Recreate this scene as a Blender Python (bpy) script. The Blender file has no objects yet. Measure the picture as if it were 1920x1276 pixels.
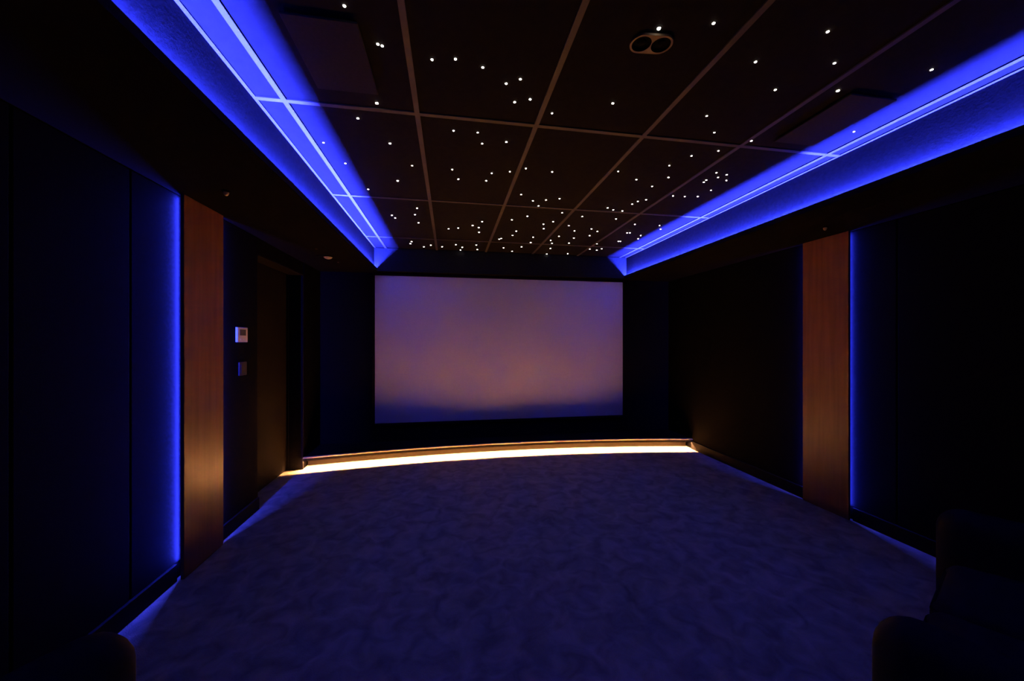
import bpy, bmesh, math, random
from mathutils import Vector, Matrix
random.seed(7)
SC = bpy.context.scene
COL = SC.collection

# ---------------------------------------------------------------- camera
FPX, PW, PH = 690.0, 1920.0, 1276.0
YAW = math.radians(9.54)              # camera turned to the right of the room axis
HC = 1.357                            # eye height
HORIZON = 640.0
cam_d = bpy.data.cameras.new('camera')
cam_d.sensor_width = 36.0
cam_d.lens = FPX / PW * 36.0
cam_d.shift_y = (HORIZON - PH / 2) / PW
cam_d.clip_start = 0.02
cam = bpy.data.objects.new('camera', cam_d)
COL.objects.link(cam)
cam.location = (0, 0, HC)
cam.rotation_euler = (math.radians(90), 0, -YAW)
SC.camera = cam

# ---------------------------------------------------------------- world / exposure (a closed, windowless room)
w = bpy.data.worlds.new('world'); SC.world = w
w.use_nodes = True
w.node_tree.nodes['Background'].inputs[0].default_value = (0, 0, 0, 1)
w.node_tree.nodes['Background'].inputs[1].default_value = 0.0
SC.view_settings.view_transform = 'Standard'
SC.view_settings.look = 'None'
SC.view_settings.gamma = 1.0
SC.view_settings.use_curve_mapping = False
SC.view_settings.exposure = 0.0
SC.cycles.sample_clamp_indirect = 0.0     # keep the light bounced off the bright carpet strip
SC.cycles.sample_clamp_direct = 0.0
SC.cycles.use_guiding = True

# strengths of the lamps the room has (all are LED strips and fibre points)
BLUE = (0.024, 0.036, 1.0)
WARM = (1.0, 0.43, 0.17)
L_COVE = 10500.0
L_PANEL_L = 1400.0
L_PANEL_R = 580.0
L_STAGE = 3250.0
L_STAR = 17.0

# ---------------------------------------------------------------- pixel -> direction helpers
CY, SY = math.cos(YAW), math.sin(YAW)
def ray(px, py):
    xc, zc, h = (px - 960) / FPX, 1.0, (HORIZON - py) / FPX
    return Vector((xc * CY + zc * SY, zc * CY - xc * SY, h))
def on_z(px, py, z):
    d = ray(px, py); t = (z - HC) / d.z
    return Vector((0, 0, HC)) + d * t
def on_x(px, py, x):
    d = ray(px, py); t = x / d.x
    return Vector((0, 0, HC)) + d * t
def on_y(px, py, y):
    d = ray(px, py); t = y / d.y
    return Vector((0, 0, HC)) + d * t

# ---------------------------------------------------------------- materials
def nmat(name):
    m = bpy.data.materials.new(name); m.use_nodes = True
    nt = m.node_tree
    return m, nt, nt.nodes['Principled BSDF']
def noise_mix(nt, c1, c2, scale, detail=4, stretch=(1, 1, 1), lo=.35, hi=.65):
    tc = nt.nodes.new('ShaderNodeTexCoord'); mp = nt.nodes.new('ShaderNodeMapping')
    mp.inputs['Scale'].default_value = stretch
    nz = nt.nodes.new('ShaderNodeTexNoise'); nz.inputs['Scale'].default_value = scale
    nz.inputs['Detail'].default_value = detail
    rp = nt.nodes.new('ShaderNodeValToRGB')
    rp.color_ramp.elements[0].position = lo; rp.color_ramp.elements[0].color = (*c1, 1)
    rp.color_ramp.elements[1].position = hi; rp.color_ramp.elements[1].color = (*c2, 1)
    nt.links.new(tc.outputs['Object'], mp.inputs[0]); nt.links.new(mp.outputs[0], nz.inputs[0])
    nt.links.new(nz.outputs['Fac'], rp.inputs[0])
    return nz, rp, mp
def soft(name, c1, c2, scale, rough=.9, spec=.2, bump=0.0, bscale=200, detail=4, stretch=(1, 1, 1), dist=.002):
    m, nt, b = nmat(name)
    nz, rp, mp = noise_mix(nt, c1, c2, scale, detail, stretch)
    nt.links.new(rp.outputs[0], b.inputs['Base Color'])
    b.inputs['Roughness'].default_value = rough
    b.inputs['Specular IOR Level'].default_value = spec
    if bump > 0:
        n2 = nt.nodes.new('ShaderNodeTexNoise'); n2.inputs['Scale'].default_value = bscale
        n2.inputs['Detail'].default_value = 3
        nt.links.new(mp.outputs[0], n2.inputs[0])
        bp = nt.nodes.new('ShaderNodeBump'); bp.inputs['Strength'].default_value = bump
        bp.inputs['Distance'].default_value = dist
        nt.links.new(n2.outputs['Fac'], bp.inputs['Height'])
        nt.links.new(bp.outputs[0], b.inputs['Normal'])
    return m
def emit(name, col, strength, sampled=True):
    m, nt, b = nmat(name)
    b.inputs['Base Color'].default_value = (.8, .8, .8, 1)
    b.inputs['Emission Color'].default_value = (*col, 1)
    b.inputs['Emission Strength'].default_value = strength
    if not sampled:
        m.cycles.emission_sampling = 'NONE'
    return m

M = {}
M['wall_fabric'] = soft('black_wall_fabric', (.0020, .0019, .0020), (.0028, .0026, .0028), 60, .95, .03, .3, 500)
M['cove_fabric'] = soft('dark_cove_fabric', (.015, .015, .0155), (.020, .020, .0205), 40, .95, .1, .15, 90, dist=.003)
M['soffit'] = soft('black_soffit_felt', (.004, .0033, .0033), (.0055, .0045, .0045), 50, .95, .03, .2, 300)
M['tile'] = soft('dark_ceiling_tile', (.0098, .0088, .0084), (.0122, .011, .0105), 25, .9, .05, .15, 400)
M['tee'] = soft('grey_ceiling_tee', (.050, .043, .042), (.062, .053, .052), 20, .6, .3)
M['speaker_cloth'] = soft('ceiling_panel_cloth', (.024, .021, .021), (.029, .025, .025), 80, .9, .1, .3, 600)
M['black'] = soft('black_velvet', (.010, .010, .010), (.013, .012, .012), 60, 1.0, .05, .2, 400)
M['black_paint'] = soft('black_painted_wood', (.005, .0045, .0045), (.007, .0065, .0065), 30, .8, .1)
M['door'] = soft('dark_brown_door', (.005, .0034, .0025), (.007, .0048, .0034), 6, .9, .1, .1, 60, stretch=(8, 8, .5))
M['jamb'] = soft('black_jamb', (.009, .008, .008), (.012, .011, .011), 20, .9, .1)
M['screen'] = soft('white_screen_fabric', (.66, .65, .65), (.70, .69, .69), 60, .95, .1)
M['stage_trim'] = soft('bronze_stage_trim', (.012, .0085, .0035), (.016, .011, .005), 15, .6, .2)
M['brass'] = soft('brass_trim_edge', (.55, .45, .30), (.62, .52, .36), 20, .35, .5)
M['stage_top'] = soft('black_stage_carpet', (.012, .011, .011), (.017, .015, .015), 90, 1, .05, .3, 300)
M['white_plastic'] = soft('white_plastic', (.62, .58, .54), (.66, .62, .58), 10, .4, .4)
M['display'] = soft('grey_display', (.05, .05, .055), (.06, .06, .065), 30, .3, .4)
M['grey_plastic'] = soft('dark_grey_plastic', (.09, .075, .07), (.11, .09, .085), 10, .4, .4)
M['dark_plastic'] = soft('anthracite_plastic', (.026, .021, .020), (.032, .026, .025), 10, .5, .3)
M['ring'] = soft('brown_lamp_ring', (.12, .078, .045), (.15, .10, .06), 25, .5, .4)
M['reflector'] = soft('bronze_reflector', (.52, .37, .19), (.60, .43, .22), 25, .4, .4)
M['hole'] = soft('black_lamp_baffle', (.002, .002, .003), (.003, .003, .004), 25, .9, .05)
M['upholstery'] = soft('black_upholstery', (.006, .0055, .007), (.009, .008, .010), 30, .85, .12, .3, 250)
M['feet'] = soft('black_feet', (.012, .012, .012), (.016, .015, .015), 30, .5, .3)

def wood():
    m, nt, b = nmat('reddish_wood_veneer')
    nz, rp, mp = noise_mix(nt, (.17, .062, .026), (.235, .092, .042), 5, 8, (7, 7, .35), .3, .7)
    nt.links.new(rp.outputs[0], b.inputs['Base Color'])
    b.inputs['Roughness'].default_value = .38
    b.inputs['Specular IOR Level'].default_value = .33
    return m
M['wood'] = wood()
def carpet():
    m, nt, b = nmat('mottled_grey_carpet')
    tc = nt.nodes.new('ShaderNodeTexCoord')
    def nz(scale, detail, dist=0.0):
        n = nt.nodes.new('ShaderNodeTexNoise'); n.inputs['Scale'].default_value = scale
        n.inputs['Detail'].default_value = detail; n.inputs['Distortion'].default_value = dist
        nt.links.new(tc.outputs['Object'], n.inputs[0]); return n
    a = nz(9.0, 8, .8); f = nz(170, 2)
    rp = nt.nodes.new('ShaderNodeValToRGB')
    rp.color_ramp.elements[0].position = .30; rp.color_ramp.elements[0].color = (.34, .285, .185, 1)
    rp.color_ramp.elements[1].position = .70; rp.color_ramp.elements[1].color = (.68, .57, .36, 1)
    nt.links.new(a.outputs['Fac'], rp.inputs[0])
    mx = nt.nodes.new('ShaderNodeMix'); mx.data_type = 'RGBA'; mx.blend_type = 'MULTIPLY'
    mx.inputs[0].default_value = .35
    nt.links.new(rp.outputs[0], mx.inputs[6]); nt.links.new(f.outputs['Color'], mx.inputs[7])
    nt.links.new(mx.outputs[2], b.inputs['Base Color'])
    bp = nt.nodes.new('ShaderNodeBump'); bp.inputs['Strength'].default_value = .6; bp.inputs['Distance'].default_value = .006
    nt.links.new(f.outputs['Fac'], bp.inputs['Height']); nt.links.new(bp.outputs[0], b.inputs['Normal'])
    b.inputs['Roughness'].default_value = 1.0
    b.inputs['Specular IOR Level'].default_value = .05
    b.inputs['Sheen Weight'].default_value = .15
    return m
M['carpet'] = carpet()
M['blue_cove'] = emit('blue_led_cove', BLUE, L_COVE)
M['blue_panel_l'] = emit('blue_led_panel', BLUE, L_PANEL_L)
M['blue_panel_r'] = emit('blue_led_panel_dimmer', BLUE, L_PANEL_R)
M['warm_led'] = emit('warm_led', WARM, L_STAGE)
M['star'] = emit('white_star', (1.0, .92, .80), L_STAR)

# ---------------------------------------------------------------- mesh helpers
def obj(name, bm, mat, parent=None, smooth=False, mats=None):
    me = bpy.data.meshes.new(name)
    bmesh.ops.recalc_face_normals(bm, faces=bm.faces)
    bm.to_mesh(me); bm.free()
    if mats:
        for k in mats: me.materials.append(M[k])
    else:
        me.materials.append(M[mat])
    if smooth:
        for p in me.polygons: p.use_smooth = True
    o = bpy.data.objects.new(name, me); COL.objects.link(o)
    if parent is not None: o.parent = parent
    return o
def thing(name, label, cat, loc=(0, 0, 0), rz=0, group=None):
    o = bpy.data.objects.new(name, None); COL.objects.link(o)
    o.empty_display_size = .1
    o.location = loc; o.rotation_euler = (0, 0, rz)
    tag(o, label, cat, group); return o
def tag(o, label=None, cat=None, group=None, kind=None):
    if label: o['label'] = label
    if cat: o['category'] = cat
    if group: o['group'] = group
    if kind: o['kind'] = kind
    return o
def box(bm, x0, x1, y0, y1, z0, z1, bev=0.0, seg=2):
    r = bmesh.ops.create_cube(bm, size=1)
    vs = r['verts']
    for v in vs:
        v.co = Vector(((x0 + x1) / 2 + v.co.x * (x1 - x0), (y0 + y1) / 2 + v.co.y * (y1 - y0), (z0 + z1) / 2 + v.co.z * (z1 - z0)))
    if bev > 0:
        es = list({e for v in vs for e in v.link_edges})
        bmesh.ops.bevel(bm, geom=es, offset=bev, segments=seg, profile=.5, affect='EDGES')
    return bm
def B(*a, **k): return box(bmesh.new(), *a, **k)
def cyl(bm, c, r, z0, z1, seg=24, r2=None):
    r2 = r if r2 is None else r2
    a = [bm.verts.new((c[0] + r * math.cos(t * 2 * math.pi / seg), c[1] + r * math.sin(t * 2 * math.pi / seg), z0)) for t in range(seg)]
    b = [bm.verts.new((c[0] + r2 * math.cos(t * 2 * math.pi / seg), c[1] + r2 * math.sin(t * 2 * math.pi / seg), z1)) for t in range(seg)]
    for i in range(seg):
        j = (i + 1) % seg
        bm.faces.new((a[i], a[j], b[j], b[i]))
    bm.faces.new(a[::-1]); bm.faces.new(b)
    return bm
def lathe(bm, c, prof, seg=28, closed=False):
    rings = []
    for r, z in prof:
        rings.append([bm.verts.new((c[0] + r * math.cos(t * 2 * math.pi / seg), c[1] + r * math.sin(t * 2 * math.pi / seg), c[2] + z)) for t in range(seg)])
    n = len(rings)
    for k in range(n if closed else n - 1):
        a, b = rings[k], rings[(k + 1) % n]
        for i in range(seg):
            j = (i + 1) % seg
            bm.faces.new((a[i], a[j], b[j], b[i]))
    return bm

# ---------------------------------------------------------------- room dimensions
ZC = HC + 1.12            # tiled ceiling
ZS = HC + 0.842           # underside of the soffits
ZL = HC + 0.878           # top of the cove lip
XL, XR = -1.545, 3.03     # side walls
YB, YF = -2.3, 4.73       # back and front wall
CL, CR = -0.895, 2.325     # inner faces of the coves
YE, YS = 4.60, -1.75      # ends of the recessed ceiling
DOOR_X = -1.70

# ---------------------------------------------------------------- floor
fl = bmesh.new(); box(fl, DOOR_X - .12, XR + .1, YB - .1, YF + .1, -.06, 0)
tag(obj('floor', fl, 'carpet'), 'mottled grey carpet covering the whole room', None, None, 'structure')

# ---------------------------------------------------------------- ceiling with tiles, tees and soffits
ce = tag(obj('ceiling', B(XL - .1, XR + .1, YB - .1, YF + .1, ZC + .03, ZC + .10), 'soffit'), 'dark tiled star ceiling with lowered edges', None, None, 'structure')
GX = [-.76, -.16, .44, 1.04, 1.64, 2.23]
GY = [-1.525, -.395, .735, 1.865, 2.995, 4.12]
tw = .012
xs = [CL] + GX + [CR]; ys = [YS] + GY + [YE]
tile_cache = {}
for i in range(len(xs) - 1):
    for j in range(len(ys) - 1):
        sx, sy = xs[i + 1] - xs[i] - .004, ys[j + 1] - ys[j] - .004
        key = (round(sx, 3), round(sy, 3))
        if key not in tile_cache:
            t = obj('ceiling_tile', B(-sx / 2, sx / 2, -sy / 2, sy / 2, 0, .018), 'tile', ce)
            tile_cache[key] = t
        else:
            t = tile_cache[key].copy(); COL.objects.link(t)
        t.location = ((xs[i] + xs[i + 1]) / 2, (ys[j] + ys[j + 1]) / 2, ZC + .004)
for x in GX:
    obj('ceiling_tee', B(x - tw, x + tw, YS, YE, ZC - .002, ZC + .004), 'tee', ce)
for y in GY:
    for i in range(len(xs) - 1):
        a = xs[i] + (tw if i else 0); b = xs[i + 1] - (tw if i < len(xs) - 2 else 0)
        obj('ceiling_tee', B(a, b, y - tw, y + tw, ZC - .0015, ZC + .004), 'tee', ce)
for x0, x1 in ((CL, CL + .018), (CR - .018, CR)):
    obj('wall_angle', B(x0, x1, YS, YE, ZC - .002, ZC + .003), 'tee', ce)
# soffits: solid bulkheads whose inner faces are the cove walls
obj('soffit', B(XL - .1, CL, YB - .05, YF + .05, ZS, ZC + .03), 'soffit', ce)
obj('soffit', B(CR, XR + .1, YB - .05, YF + .05, ZS, ZC + .03), 'soffit', ce)
obj('soffit', B(CL, CR, YE, YF + .05, ZS, ZC + .03), 'soffit', ce)
obj('soffit', B(CL, CR, YB - .05, YS, ZS, ZC + .03), 'soffit', ce)
obj('cove_lining', B(CL, CL + .002, YS, YE, ZS + .006, ZC - .002), 'cove_fabric', ce)
obj('cove_lining', B(CR - .002, CR, YS, YE, ZS + .006, ZC - .002), 'cove_fabric', ce)
obj('cove_lining', B(CL, CR, YE - .002, YE, ZS, ZC - .002), 'cove_fabric', ce)
LIPW = .035
def lip(s, x):
    bm = bmesh.new()
    a, b = sorted((x, x + s * LIPW)); box(bm, a, b, YS, YE - .002, ZS, ZS + .006)
    a, b = sorted((x + s * (LIPW - .004), x + s * LIPW)); box(bm, a, b, YS, YE - .002, ZS + .006, ZL)
    return obj('cove_lip', bm, 'soffit', ce)
lip(1, CL); lip(-1, CR)

def strip(name, mat, p0, p1, wv, nv, n, parent=None):
    """LED tape as a thin solid: backing box with glowing face"""
    p0, p1, wv, nv = Vector(p0), Vector(p1), Vector(wv), Vector(nv)
    bm = bmesh.new(); t = .003
    rows = []
    for k in range(n + 1):
        c = p0.lerp(p1, k / n)
        rows.append([bm.verts.new(c - wv / 2), bm.verts.new(c + wv / 2), bm.verts.new(c + wv / 2 + nv * t), bm.verts.new(c - wv / 2 + nv * t)])
    for k in range(n):
        a, b = rows[k], rows[k + 1]
        for q in range(4):
            r = (q + 1) % 4
            f = bm.faces.new((a[q], a[r], b[r], b[q]))
            f.material_index = 1 if q == 2 else 0
    bm.faces.new(rows[0]); bm.faces.new(rows[-1][::-1])
    return obj(name, bm, None, parent, mats=['grey_plastic', mat])
ZT = ZL - .027 - .003
a = strip('led_strip', 'blue_cove', (CL + .006, YS + .02, ZT), (CL + .006, YE - .02, ZT), (.010, 0, 0), (0, 0, 1), 26)
tag(a, 'blue LED strip tucked behind the ceiling cove lip above the doorway wall', 'light strip', 'blue cove strips')
a = strip('led_strip', 'blue_cove', (CR - .006, YS + .02, ZT), (CR - .006, YE - .02, ZT), (.010, 0, 0), (0, 0, 1), 26)
tag(a, 'blue LED strip tucked behind the ceiling cove lip opposite the doorway wall', 'light strip', 'blue cove strips')

# ---------------------------------------------------------------- walls
def yl(px, x=XL): return on_x(px, 640, x).y
DN, DF = yl(481), yl(568)                  # doorway, near and far side
DZ = on_x(479, 473, XL).z                  # doorway head
wl = bmesh.new()
box(wl, XL - .14, XL, YB, DN, 0, ZS); box(wl, XL - .14, XL, DF, YF, 0, ZS); box(wl, XL - .14, XL, DN, DF, DZ, ZS)
wl = tag(obj('wall_left', wl, 'wall_fabric'), 'black wall with the doorway', None, None, 'structure')
wr = tag(obj('wall_right', B(XR, XR + .14, YB, YF, 0, ZS), 'wall_fabric'), 'black wall opposite the doorway', None, None, 'structure')
wf = tag(obj('wall_front', B(XL - .1, XR + .1, YF, YF + .12, 0, ZS), 'black'), 'black wall behind the screen', None, None, 'structure')
wb = tag(obj('wall_back', B(XL - .1, XR + .1, YB - .12, YB, 0, ZS), 'wall_fabric'), 'black wall behind the seats', None, None, 'structure')

# wood panels: front face a few centimetres proud of the wall
STAND, THK = .034, .018
xlp = XL + STAND + THK; xrp = XR - STAND - THK
PLn, PLf = yl(345, xlp), yl(419, xlp)
PRn, PRf = yl(1591, xrp), yl(1505, xrp)
SK = .10                                    # skirting height
# upholstered wall panels between the seams
def wall_panels(parent, s, x, cuts):
    for y0, y1, z0 in cuts:
        a, b = sorted((x, x + s * .010))
        obj('fabric_panel', B(a, b, y0 + .004, y1 - .004, z0, ZS - .004, bev=.004), 'wall_fabric', parent)
S1, S2 = yl(240), yl(14)
wall_panels(wl, 1, XL, [(YB + .01, S2, SK), (S2, S1, SK), (S1, DN, SK), (DF, YF - .002, SK)])
S3 = yl(1684, XR)
wall_panels(wr, -1, XR, [(YB + .01, S3 - 1.1, SK), (S3 - 1.1, S3, SK), (S3, YF - .002, SK)])

bl = bmesh.new(); box(bl, XL, XL + .022, YB, PLn - .004, 0, SK, .003, 1); box(bl, XL, XL + .022, PLf + .004, DN, 0, SK, .003, 1)
tag(obj('baseboard_left', bl, 'black_paint'), 'black skirting board', None, None, 'structure')
bl = bmesh.new(); box(bl, XR - .022, XR, YB, PRn - .004, 0, SK, .003, 1); box(bl, XR - .022, XR, PRf + .004, 4.22, 0, SK, .003, 1)
tag(obj('baseboard_right', bl, 'black_paint'), 'black skirting board', None, None, 'structure')

# doorway: recessed dark door with lining
dr = tag(obj('door_1', B(DOOR_X - .04, DOOR_X, DN - .02, DF + .02, .004, DZ - .001, .003, 1), 'door'), 'dark brown door set back in the doorway', None, None, 'structure')
obj('door_stop', B(DOOR_X, DOOR_X + .02, DN + .001, DN + .021, .004, DZ - .002), 'jamb', dr)
obj('door_stop', B(DOOR_X, DOOR_X + .02, DF - .021, DF - .001, .004, DZ - .002), 'jamb', dr)
obj('door_lining', B(DOOR_X + .02, XL + .004, DF - .012, DF + .006, .001, DZ), 'jamb', dr)
obj('door_lining', B(DOOR_X + .02, XL + .004, DN - .006, DN + .012, .001, DZ), 'jamb', dr)
obj('door_head', B(DOOR_X + .02, XL + .004, DN + .012, DF - .012, DZ - .014, DZ), 'door', dr)

# ---------------------------------------------------------------- wood wall panels with blue back light
def wood_panel(s, x, y0, y1, mat, label):
    t = thing('wood_wall_panel', label, 'wall panel', (x, (y0 + y1) / 2, 0), 0)
    hw = (y1 - y0) / 2
    def bx(name, m, a, b, c, d, e, f, bev=0):
        p, q = sorted((s * a, s * b)); return obj(name, B(p, q, c, d, e, f, bev=bev, seg=1) if bev else B(p, q, c, d, e, f), m, t)
    bx('veneer_board', 'wood', STAND, STAND + THK, -hw, hw, .004, ZS - .003, .0015)
    bx('batten', 'black_paint', .011, STAND, -hw + .045, hw - .045, .03, ZS - .01)
    for e in (-1, 1):
        strip('led_strip', mat, (s * (STAND - .007), e * (hw - .018), SK + .01), (s * (STAND - .007), e * (hw - .018), ZS - .02), (.003 * s, .00954 * e, 0), (-s * .954, e * .30, 0), 10, t)
    return t
wood_panel(1, XL, PLn, PLf, 'blue_panel_l', 'tall reddish wood wall panel edged with blue light, beside the thermostat')
wood_panel(-1, XR, PRn, PRf, 'blue_panel_r', 'tall reddish wood wall panel edged with blue light, opposite the thermostat')

# ---------------------------------------------------------------- projection screen
sy = YF - .035
a, b = on_y(703, 516, sy), on_y(1167.5, 777.5, sy)
c2, d2 = on_y(1167.5, 529, sy), on_y(703, 793.5, sy)
sx0, sx1, sz1, sz0 = a.x, b.x, (a.z + c2.z) / 2, (b.z + d2.z) / 2
ps = thing('projection_screen', 'wide white projection screen on the black front wall', 'screen', ((sx0 + sx1) / 2, YF, sz0))
hw = (sx1 - sx0) / 2; hh = sz1 - sz0
obj('screen_fabric', B(-hw, hw, -.035, -.028, 0, hh), 'screen', ps)
bw = .03
for (x0, x1, z0, z1) in ((-hw - bw, hw + bw, hh, hh + bw), (-hw - bw, hw + bw, -bw, 0), (-hw - bw, -hw, 0, hh), (hw, hw + bw, 0, hh)):
    obj('screen_frame', B(x0, x1, -.042, -.001, z0, z1, bev=.002, seg=1), 'black', ps)

# ---------------------------------------------------------------- stage: shallow, front edge a concave arc
def arc_y(x):                               # depth of the front edge
    u = (x - (XL + XR) / 2) / ((XR - XL) / 2)
    return 4.20 + .20 * (1 - u * u)
NS = 40
SXS = [XL + .011 + (XR - XL - .022) * k / NS for k in range(NS + 1)]
def arc_solid(off0, off1, z0, z1, xs_=SXS):
    """solid following the arc: from arc_y+off0 to arc_y+off1 (off1 None = to the front wall)"""
    bm = bmesh.new(); rows = []
    for x in xs_:
        ya = arc_y(x) + off0; yb = (YF - .002) if off1 is None else arc_y(x) + off1
        rows.append([bm.verts.new((x, ya, z0)), bm.verts.new((x, ya, z1)), bm.verts.new((x, yb, z1)), bm.verts.new((x, yb, z0))])
    for p, q in zip(rows, rows[1:]):
        for k in range(4):
            m = (k + 1) % 4
            bm.faces.new((p[k], p[m], q[m], q[k]))
    bm.faces.new(rows[0]); bm.faces.new(rows[-1][::-1])
    return bm
st = thing('stage', 'low black stage with curved bronze front edge glowing warm underneath', 'stage', (0, 0, 0))
obj('deck', arc_solid(.006, None, .116, .126), 'stage_top', st)
obj('nosing_lip', arc_solid(0, .006, .090, .118), 'black_paint', st)
obj('edge_trim', arc_solid(-.004, .030, .118, .130), 'brass', st)
obj('riser', arc_solid(.14, None, 0, .116), 'stage_trim', st)
# warm tape under the nosing, shining down on the carpet
bm = bmesh.new(); rows = []
for x in [XL + .03 + (XR - XL - .06) * k / NS for k in range(NS + 1)]:
    y = arc_y(x) + .0357
    rows.append([bm.verts.new((x, y - .0032, .1155)), bm.verts.new((x, y + .0032, .1105)), bm.verts.new((x, y + .0044, .1125)), bm.verts.new((x, y - .0020, .1175))])
for p, q in zip(rows, rows[1:]):
    for k in range(4):
        f = bm.faces.new((p[k], p[(k + 1) % 4], q[(k + 1) % 4], q[k])); f.material_index = 1 if k == 0 else 0
obj('led_strip', bm, None, st, mats=['grey_plastic', 'warm_led'])

# ---------------------------------------------------------------- thermostat and switch on the wall by the doorway
xw = XL + .010
p0, p1 = on_x(447, 613, xw + .02), on_x(465.5, 641, xw + .02)
th = thing('thermostat', 'white wall thermostat with a small grey display', 'thermostat', (xw, (p0.y + p1.y) / 2, p1.z))
tw2, thh = (p1.y - p0.y) / 2, p0.z - p1.z
obj('housing', B(0, .016, -tw2, tw2, 0, thh, .002, 2), 'white_plastic', th)
obj('display', B(.0162, .0172, -tw2 * .62, tw2 * .62, thh * .45, thh * .86), 'display', th)
obj('button', B(.0162, .018, -tw2 * .5, -tw2 * .15, thh * .14, thh * .22), 'white_plastic', th)
obj('button', B(.0162, .018, tw2 * .15, tw2 * .5, thh * .14, thh * .22), 'white_plastic', th)
p0, p1 = on_x(450, 679, xw + .012), on_x(463.5, 702, xw + .012)
sw = thing('light_switch', 'dark square light switch below the white thermostat', 'switch', (xw, (p0.y + p1.y) / 2, p1.z))
tw2, thh = (p1.y - p0.y) / 2, p0.z - p1.z
obj('plate', B(0, .010, -tw2, tw2, 0, thh, .002, 2), 'dark_plastic', sw)
obj('rocker', B(.0102, .013, -tw2 * .7, tw2 * .7, thh * .16, thh * .84, .001, 1), 'dark_plastic', sw)

# ---------------------------------------------------------------- ceiling speaker panels
def speaker_panel(x0, x1, y0, y1, label):
    t = thing('ceiling_speaker_panel', label, 'speaker panel', ((x0 + x1) / 2, (y0 + y1) / 2, ZC), 0, 'cloth panels fixed under the ceiling')
    hx, hy = (x1 - x0) / 2, (y1 - y0) / 2
    obj('frame', B(-hx + .012, hx - .012, -hy + .012, hy - .012, -.008, .004), 'black', t)
    obj('cloth_cover', B(-hx, hx, -hy, hy, -.014, -.008, .002, 1), 'speaker_cloth', t)
zz = ZC - .014
q = [on_z(*p, zz) for p in ((522, 25), (672, 50), (708, 186), (597, 174))]
PX0, PX1, PY0, PY1 = (q[0].x + q[3].x) / 2, (q[1].x + q[2].x) / 2, (q[0].y + q[1].y) / 2, (q[2].y + q[3].y) / 2
r = [on_z(*p, zz) for p in ((1596, 181), (1690, 190), (1548, 275), (1450, 268))]
print('LEFT PANEL', [tuple(round(c, 3) for c in v) for v in q]); print('RIGHT PANEL', [tuple(round(c, 3) for c in v) for v in r])
speaker_panel(-.570, -.318, 1.352, 1.730, 'dark square cloth panel under the ceiling tile near the doorway side')
speaker_panel(1.772, 2.024, 1.373, 1.772, 'dark square cloth panel under the ceiling tile opposite the doorway side')

# ---------------------------------------------------------------- twin downlight in the ceiling
c1, c2_ = on_z(1203, 80, ZC), on_z(1239, 82, ZC)
print('TWIN', c1, c2_)
ctr = (c1 + c2_) / 2; dv = (c2_ - c1); ang = math.atan2(dv.y, dv.x); hd = dv.length / 2
td = thing('twin_downlight', 'unlit twin recessed spotlight with brown oval frame in the ceiling', 'downlight', (ctr.x, ctr.y, ZC + .004), ang)
R0, R1 = hd * 1.15, hd * .96
bm = bmesh.new(); n = 24
out = []
for k in range(n + 1): t = -math.pi / 2 + math.pi * k / n; out.append((hd + R0 * math.cos(t), R0 * math.sin(t)))
for k in range(n + 1): t = math.pi / 2 + math.pi * k / n; out.append((-hd + R0 * math.cos(t), R0 * math.sin(t)))
# plate with two holes made from strips: outline to each hole
def ringfill(cx, half):
    pts = out[:n + 1] if half > 0 else out[n + 1:]
    o_ = [bm.verts.new((x, y, -.010)) for x, y in pts]
    i_ = []
    for k in range(n + 1):
        t = (-math.pi / 2 if half > 0 else math.pi / 2) + math.pi * k / n
        i_.append(bm.verts.new((cx + R1 * math.cos(t), R1 * math.sin(t), -.010)))
    for k in range(n): bm.faces.new((o_[k], o_[k + 1], i_[k + 1], i_[k]))
    # inner half towards the middle: from the hole to the straight sides and the centre line
    m_ = []; e_ = []
    for k in range(n + 1):
        t = (math.pi / 2 if half > 0 else -math.pi / 2) + math.pi * k / n
        m_.append(bm.verts.new((cx + R1 * math.cos(t), R1 * math.sin(t), -.010)))
        yy = R0 * (1 - 2 * k / n) * (1 if half > 0 else -1)
        e_.append(bm.verts.new((0, yy, -.010)))
    for k in range(n): bm.faces.new((m_[k], m_[k + 1], e_[k + 1], e_[k]))
    bm.faces.new((o_[-1], i_[-1], e_[0])); bm.faces.new((o_[0], e_[-1], i_[0]))
ringfill(hd, 1); ringfill(-hd, -1)
bmesh.ops.remove_doubles(bm, verts=bm.verts, dist=1e-5)
g = bmesh.ops.extrude_face_region(bm, geom=bm.faces[:])
for v in [e for e in g['geom'] if isinstance(e, bmesh.types.BMVert)]: v.co.z += .008
obj('frame', bm, 'ring', td)
for s in (-1, 1):
    cup = obj('spot_cup', lathe(bmesh.new(), (s * hd, 0, 0), [(R1, -.009), (R1 * .97, -.004), (R1 * .85, -.0022), (R1 * .5, -.0012), (.002, -.0010)]), 'hole', td, True)
    obj('lens', lathe(bmesh.new(), (s * hd, 0, 0), [(R1 * .45, -.0016), (R1 * .42, -.004), (.001, -.005)]), 'hole', cup, True)

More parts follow.
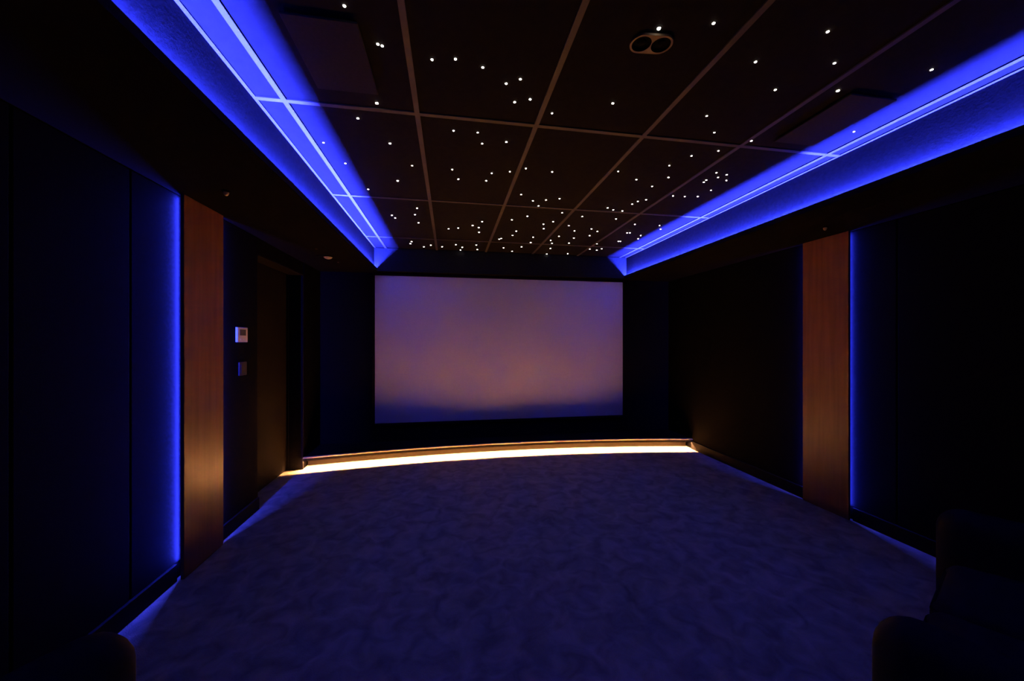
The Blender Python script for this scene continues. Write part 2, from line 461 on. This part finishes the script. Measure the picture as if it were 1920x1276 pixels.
# ---------------------------------------------------------------- soffit fittings
p = on_z(610, 481, ZS)
dl = thing('recessed_downlight', 'unlit round recessed downlight with bronze reflector in the lowered ceiling near the doorway', 'downlight', (p.x, p.y, ZS))
obj('trim_ring', lathe(bmesh.new(), (0, 0, 0), [(.085, -.001), (.083, -.007), (.070, -.008), (.066, -.001)], closed=True), 'soffit', dl, True)
obj('reflector', lathe(bmesh.new(), (0, 0, 0), [(.066, -.002), (.055, -.0015), (.02, -.001)]), 'hole', dl, True)  # flat black disc, its colour standing in for shade inside the recess
sb = bmesh.new()                             # bronze eyeball set off-centre, its shape standing in for the reflector's lit crescent
lathe(sb, (0, 0, 0), [(.001, -.018), (.016, -.017), (.030, -.012), (.040, -.002)])
obj('eyeball', sb, 'reflector', dl, True).location = (.020, .016, 0)
for px, py in ((593, 466), (634, 491)):
    v = on_z(px, py, ZS)
    s_ = lathe(bmesh.new(), (v.x - p.x, v.y - p.y, 0), [(.010, -.0005), (.009, -.005), (.001, -.007)], 14)
    obj('fixing_stud', s_, 'ring', dl, True)
def sensor(px, py, label, r=.014):
    v = on_z(px, py, ZS)
    t = thing('ceiling_sensor', label, 'sensor', (v.x, v.y, ZS), 0, 'small round sensors under the lowered ceiling')
    obj('base', lathe(bmesh.new(), (0, 0, 0), [(.001, -.0005), (r * 1.5, -.0005), (r * 1.4, -.006), (r, -.008)], 20), 'soffit', t, True)
    obj('dome', lathe(bmesh.new(), (0, 0, 0), [(r, -.008), (r * .85, -.018), (r * .5, -.025), (.0005, -.027)], 20), 'reflector', t, True)
sensor(424, 358, 'small round sensor under the lowered ceiling in front of the panel by the thermostat')
sensor(1547, 425, 'small round sensor under the lowered ceiling above the panel opposite the thermostat', .012)

# ---------------------------------------------------------------- seating
def rbox(x0, x1, y0, y1, z0, z1, bev, seg=5): return B(x0, x1, y0, y1, z0, z1, bev=bev, seg=seg)
def cushion_bm(x0, x1, y0, y1, z0, z1, crown, bev=.05):
    bm = bmesh.new(); box(bm, x0, x1, y0, y1, z0, z1)
    bmesh.ops.subdivide_edges(bm, edges=bm.edges[:], cuts=5, use_grid_fill=True)
    cx, cy = (x0 + x1) / 2, (y0 + y1) / 2
    for v in bm.verts:
        u, w_ = 2 * (v.co.x - cx) / (x1 - x0), 2 * (v.co.y - cy) / (y1 - y0)
        if v.co.z > (z0 + z1) / 2 + .001: v.co.z += crown * (1 - abs(u) ** 3) * (1 - abs(w_) ** 3) - .6 * crown
        k = 2 * (v.co.z - (z0 + z1) / 2) / (z1 - z0)
        if abs(w_) > .99: v.co.y += math.copysign(.015 * (1 - min(1, abs(k)) ** 2), w_)
    bmesh.ops.bevel(bm, geom=[e for e in bm.edges if e.calc_face_angle(0) > .8], offset=bev, segments=4, profile=.5, affect='EDGES')
    return bm
def sofa(name, label, cat, seats, width, loc, facing):
    """origin on the floor under the middle of the front line; +y local is the way it faces"""
    t = thing(name, label, cat, loc, facing)
    W, AW, D = width / 2, .19, .90
    for s in (-1, 1):
        a, b = sorted((s * (W - AW), s * W))
        obj('armrest', rbox(a, b, -D + .05, 0, .05, .625, .085, 6), 'upholstery', t, True)
    inner = 2 * (W - AW); cw = inner / seats
    obj('base', rbox(-W + AW - .01, W - AW + .01, -D + .06, -.09, .05, .27, .03, 3), 'upholstery', t, True)
    for k in range(seats):
        x0 = -W + AW + k * cw
        obj('seat_cushion', cushion_bm(x0 + .004, x0 + cw - .004, -D + .28, -.05, .27, .46, .035), 'upholstery', t, True)
        obj('back_cushion', rbox(x0 + .006, x0 + cw - .006, -D + .10, -D + .30, .42, .90, .075, 5), 'upholstery', t, True)
    obj('backrest', rbox(-W + .03, W - .03, -D - .06, -D + .12, .05, .84, .07, 5), 'upholstery', t, True)
    for x in (-W + .08, W - .08):
        for y in (-D + .04, -.08):
            obj('foot', cyl(bmesh.new(), (x, y), .022, 0, .055, 16, .028), 'feet', t)
    return t
def front_mid(px, py, arm_side, width, ang):
    """floor point under the middle of the front line, from the pixel of an arm's front top"""
    v = on_z(px, py, .60)
    right = Vector((math.cos(ang), math.sin(ang), 0))
    v = v - right * (arm_side * (width / 2 - .095))
    return Vector((v.x, v.y, 0))
AR = math.radians(25.5)
c_ = front_mid(1638, 1152, -1, 1.30, AR)
print('SOFA', c_)
sofa('sofa', 'black two seat sofa with plump rounded arms beside the wall opposite the doorway', 'sofa', 2, 1.30, c_, AR)
AL = math.radians(-33)
c_ = front_mid(246, 1176, -1, .92, AL)
print('ARMCHAIR', c_)
sofa('armchair', 'black armchair with rounded arm on the doorway side of the room', 'armchair', 1, .92, c_, AL)

# ---------------------------------------------------------------- fibre optic stars
S = []
def add(org, sc, pts, size):
    for p in pts: S.append((org[0] + p[0] / sc, org[1] + p[1] / sc, size))
add((200, 0), 3, [(1520, 580)], 2)
add((200, 0), 3, [(1337, 33), (1525, 248), (1550, 258), (1594, 806), (1637, 1016), (1413, 665)], 1)
add((200, 0), 3, [(1220, 802), (1343, 918), (1718, 931), (1471, 1064), (1746, 1170), (1734, 1206), (1604, 1210), (1623, 1225), (1754, 1252)], 0)
add((640, 0), 3, [(1786, 160)], 2)
add((640, 0), 3, [(510, 335), (642, 332), (796, 379), (927, 470), (1007, 445), (975, 574), (1062, 558), (1527, 581), (928, 798)], 1)
add((640, 0), 3, [(1185, 637), (631, 735), (767, 745), (792, 807), (624, 953), (658, 1007), (846, 974), (815, 1016), (948, 965), (1038, 947), (1186, 966), (1557, 963), (1660, 1010), (1748, 1047), (1840, 997), (1845, 930), (1866, 1101)], 0)
add((680, 340), 3.4286, [(707, 283)], 1)
add((680, 340), 3.4286, [(1019, 84), (1095, 124), (1130, 157), (1178, 119), (1266, 110), (1282, 201), (1733, 145), (1769, 128), (1822, 117), (1575, 170), (1611, 182), (1670, 189), (1629, 240), (1750, 275), (1700, 330), (1718, 330), (1788, 347), (1771, 368), (1644, 384), (1657, 384), (1908, 283), (1915, 306), (553, 304), (614, 299), (768, 258), (746, 296), (748, 326), (959, 246), (1059, 223), (1163, 274), (1164, 303), (1225, 258), (1325, 284), (1411, 225), (1362, 317), (1471, 305), (1509, 321), (1459, 348), (1358, 363), (1262, 352), (1220, 326), (1326, 396), (1209, 378), (1217, 397), (1096, 358), (1080, 392), (987, 319), (964, 346), (878, 370), (890, 366), (906, 426), (961, 448), (1021, 420), (1207, 430), (1182, 467), (1318, 464), (1426, 447), (1460, 434), (1506, 401), (1505, 441), (1537, 432), (315, 386), (307, 399), (394, 420), (438, 409), (511, 419), (599, 406), (640, 423), (629, 440), (731, 408), (737, 437)], 0)
add((1280, 0), 3, [(873, 510)], 2)
add((1280, 0), 3, [(174, 131), (816, 178), (410, 348), (854, 355), (1400, 392), (521, 505), (386, 792)], 1)
add((1280, 0), 3, [(135, 652), (178, 745), (963, 740), (50, 876), (201, 848), (190, 971), (248, 982), (199, 997), (246, 1014), (133, 1012), (119, 1024), (159, 1070), (12, 1104), (85, 1104)], 0)
ORD = ['first', 'second', 'third', 'fourth', 'fifth', 'sixth', 'seventh']
star_mesh = None
for px, py, size in S:
    v = on_z(px, py, ZC + .003)
    v.y = min(v.y, YE - .02)
    r_ = (.0042, .0052, .0065)[size] * (1 + .32 * max(0, v.y - 1.5))
    if star_mesh is None:
        bm = lathe(bmesh.new(), (0, 0, 0), [(1, 0), (.92, -.45), (.5, -.85), (.02, -1)], 10)
        o = obj('star_light', bm, 'star', None, True); star_mesh = o.data
    else:
        o = bpy.data.objects.new('star_light', star_mesh); COL.objects.link(o)
    o.location = v; o.scale = (r_, r_, r_ * .55)
    blue = v.x < -.62 or v.x > 2.02
    if (abs(px - 1235) < 2 and py < 60): lab, grp = 'bright white star light touching the twin spotlight frame', None
    else:
        ci = max(k for k in range(len(xs) - 1) if xs[k] <= v.x or k == 0)
        ri = len(ys) - 2 - max(k for k in range(len(ys) - 1) if ys[k] <= v.y)
        tile = ORD[ci] + ' ceiling tile from doorway side, ' + ORD[ri] + ' row from screen'
        if blue:
            lab, grp = 'tiny white star light in the blue lit ceiling edge ' + ('above the doorway side' if v.x < 0 else 'opposite the doorway'), 'stars in the blue lit ceiling edges'
        else:
            word, grp = (('tiny', 'tiny ceiling stars'), ('medium', 'medium ceiling stars'), ('large', 'brilliant ceiling stars'))[size]
            lab = word + ' white star light in ' + tile
    tag(o, lab, 'star light', grp)
print('STARS', len(S))
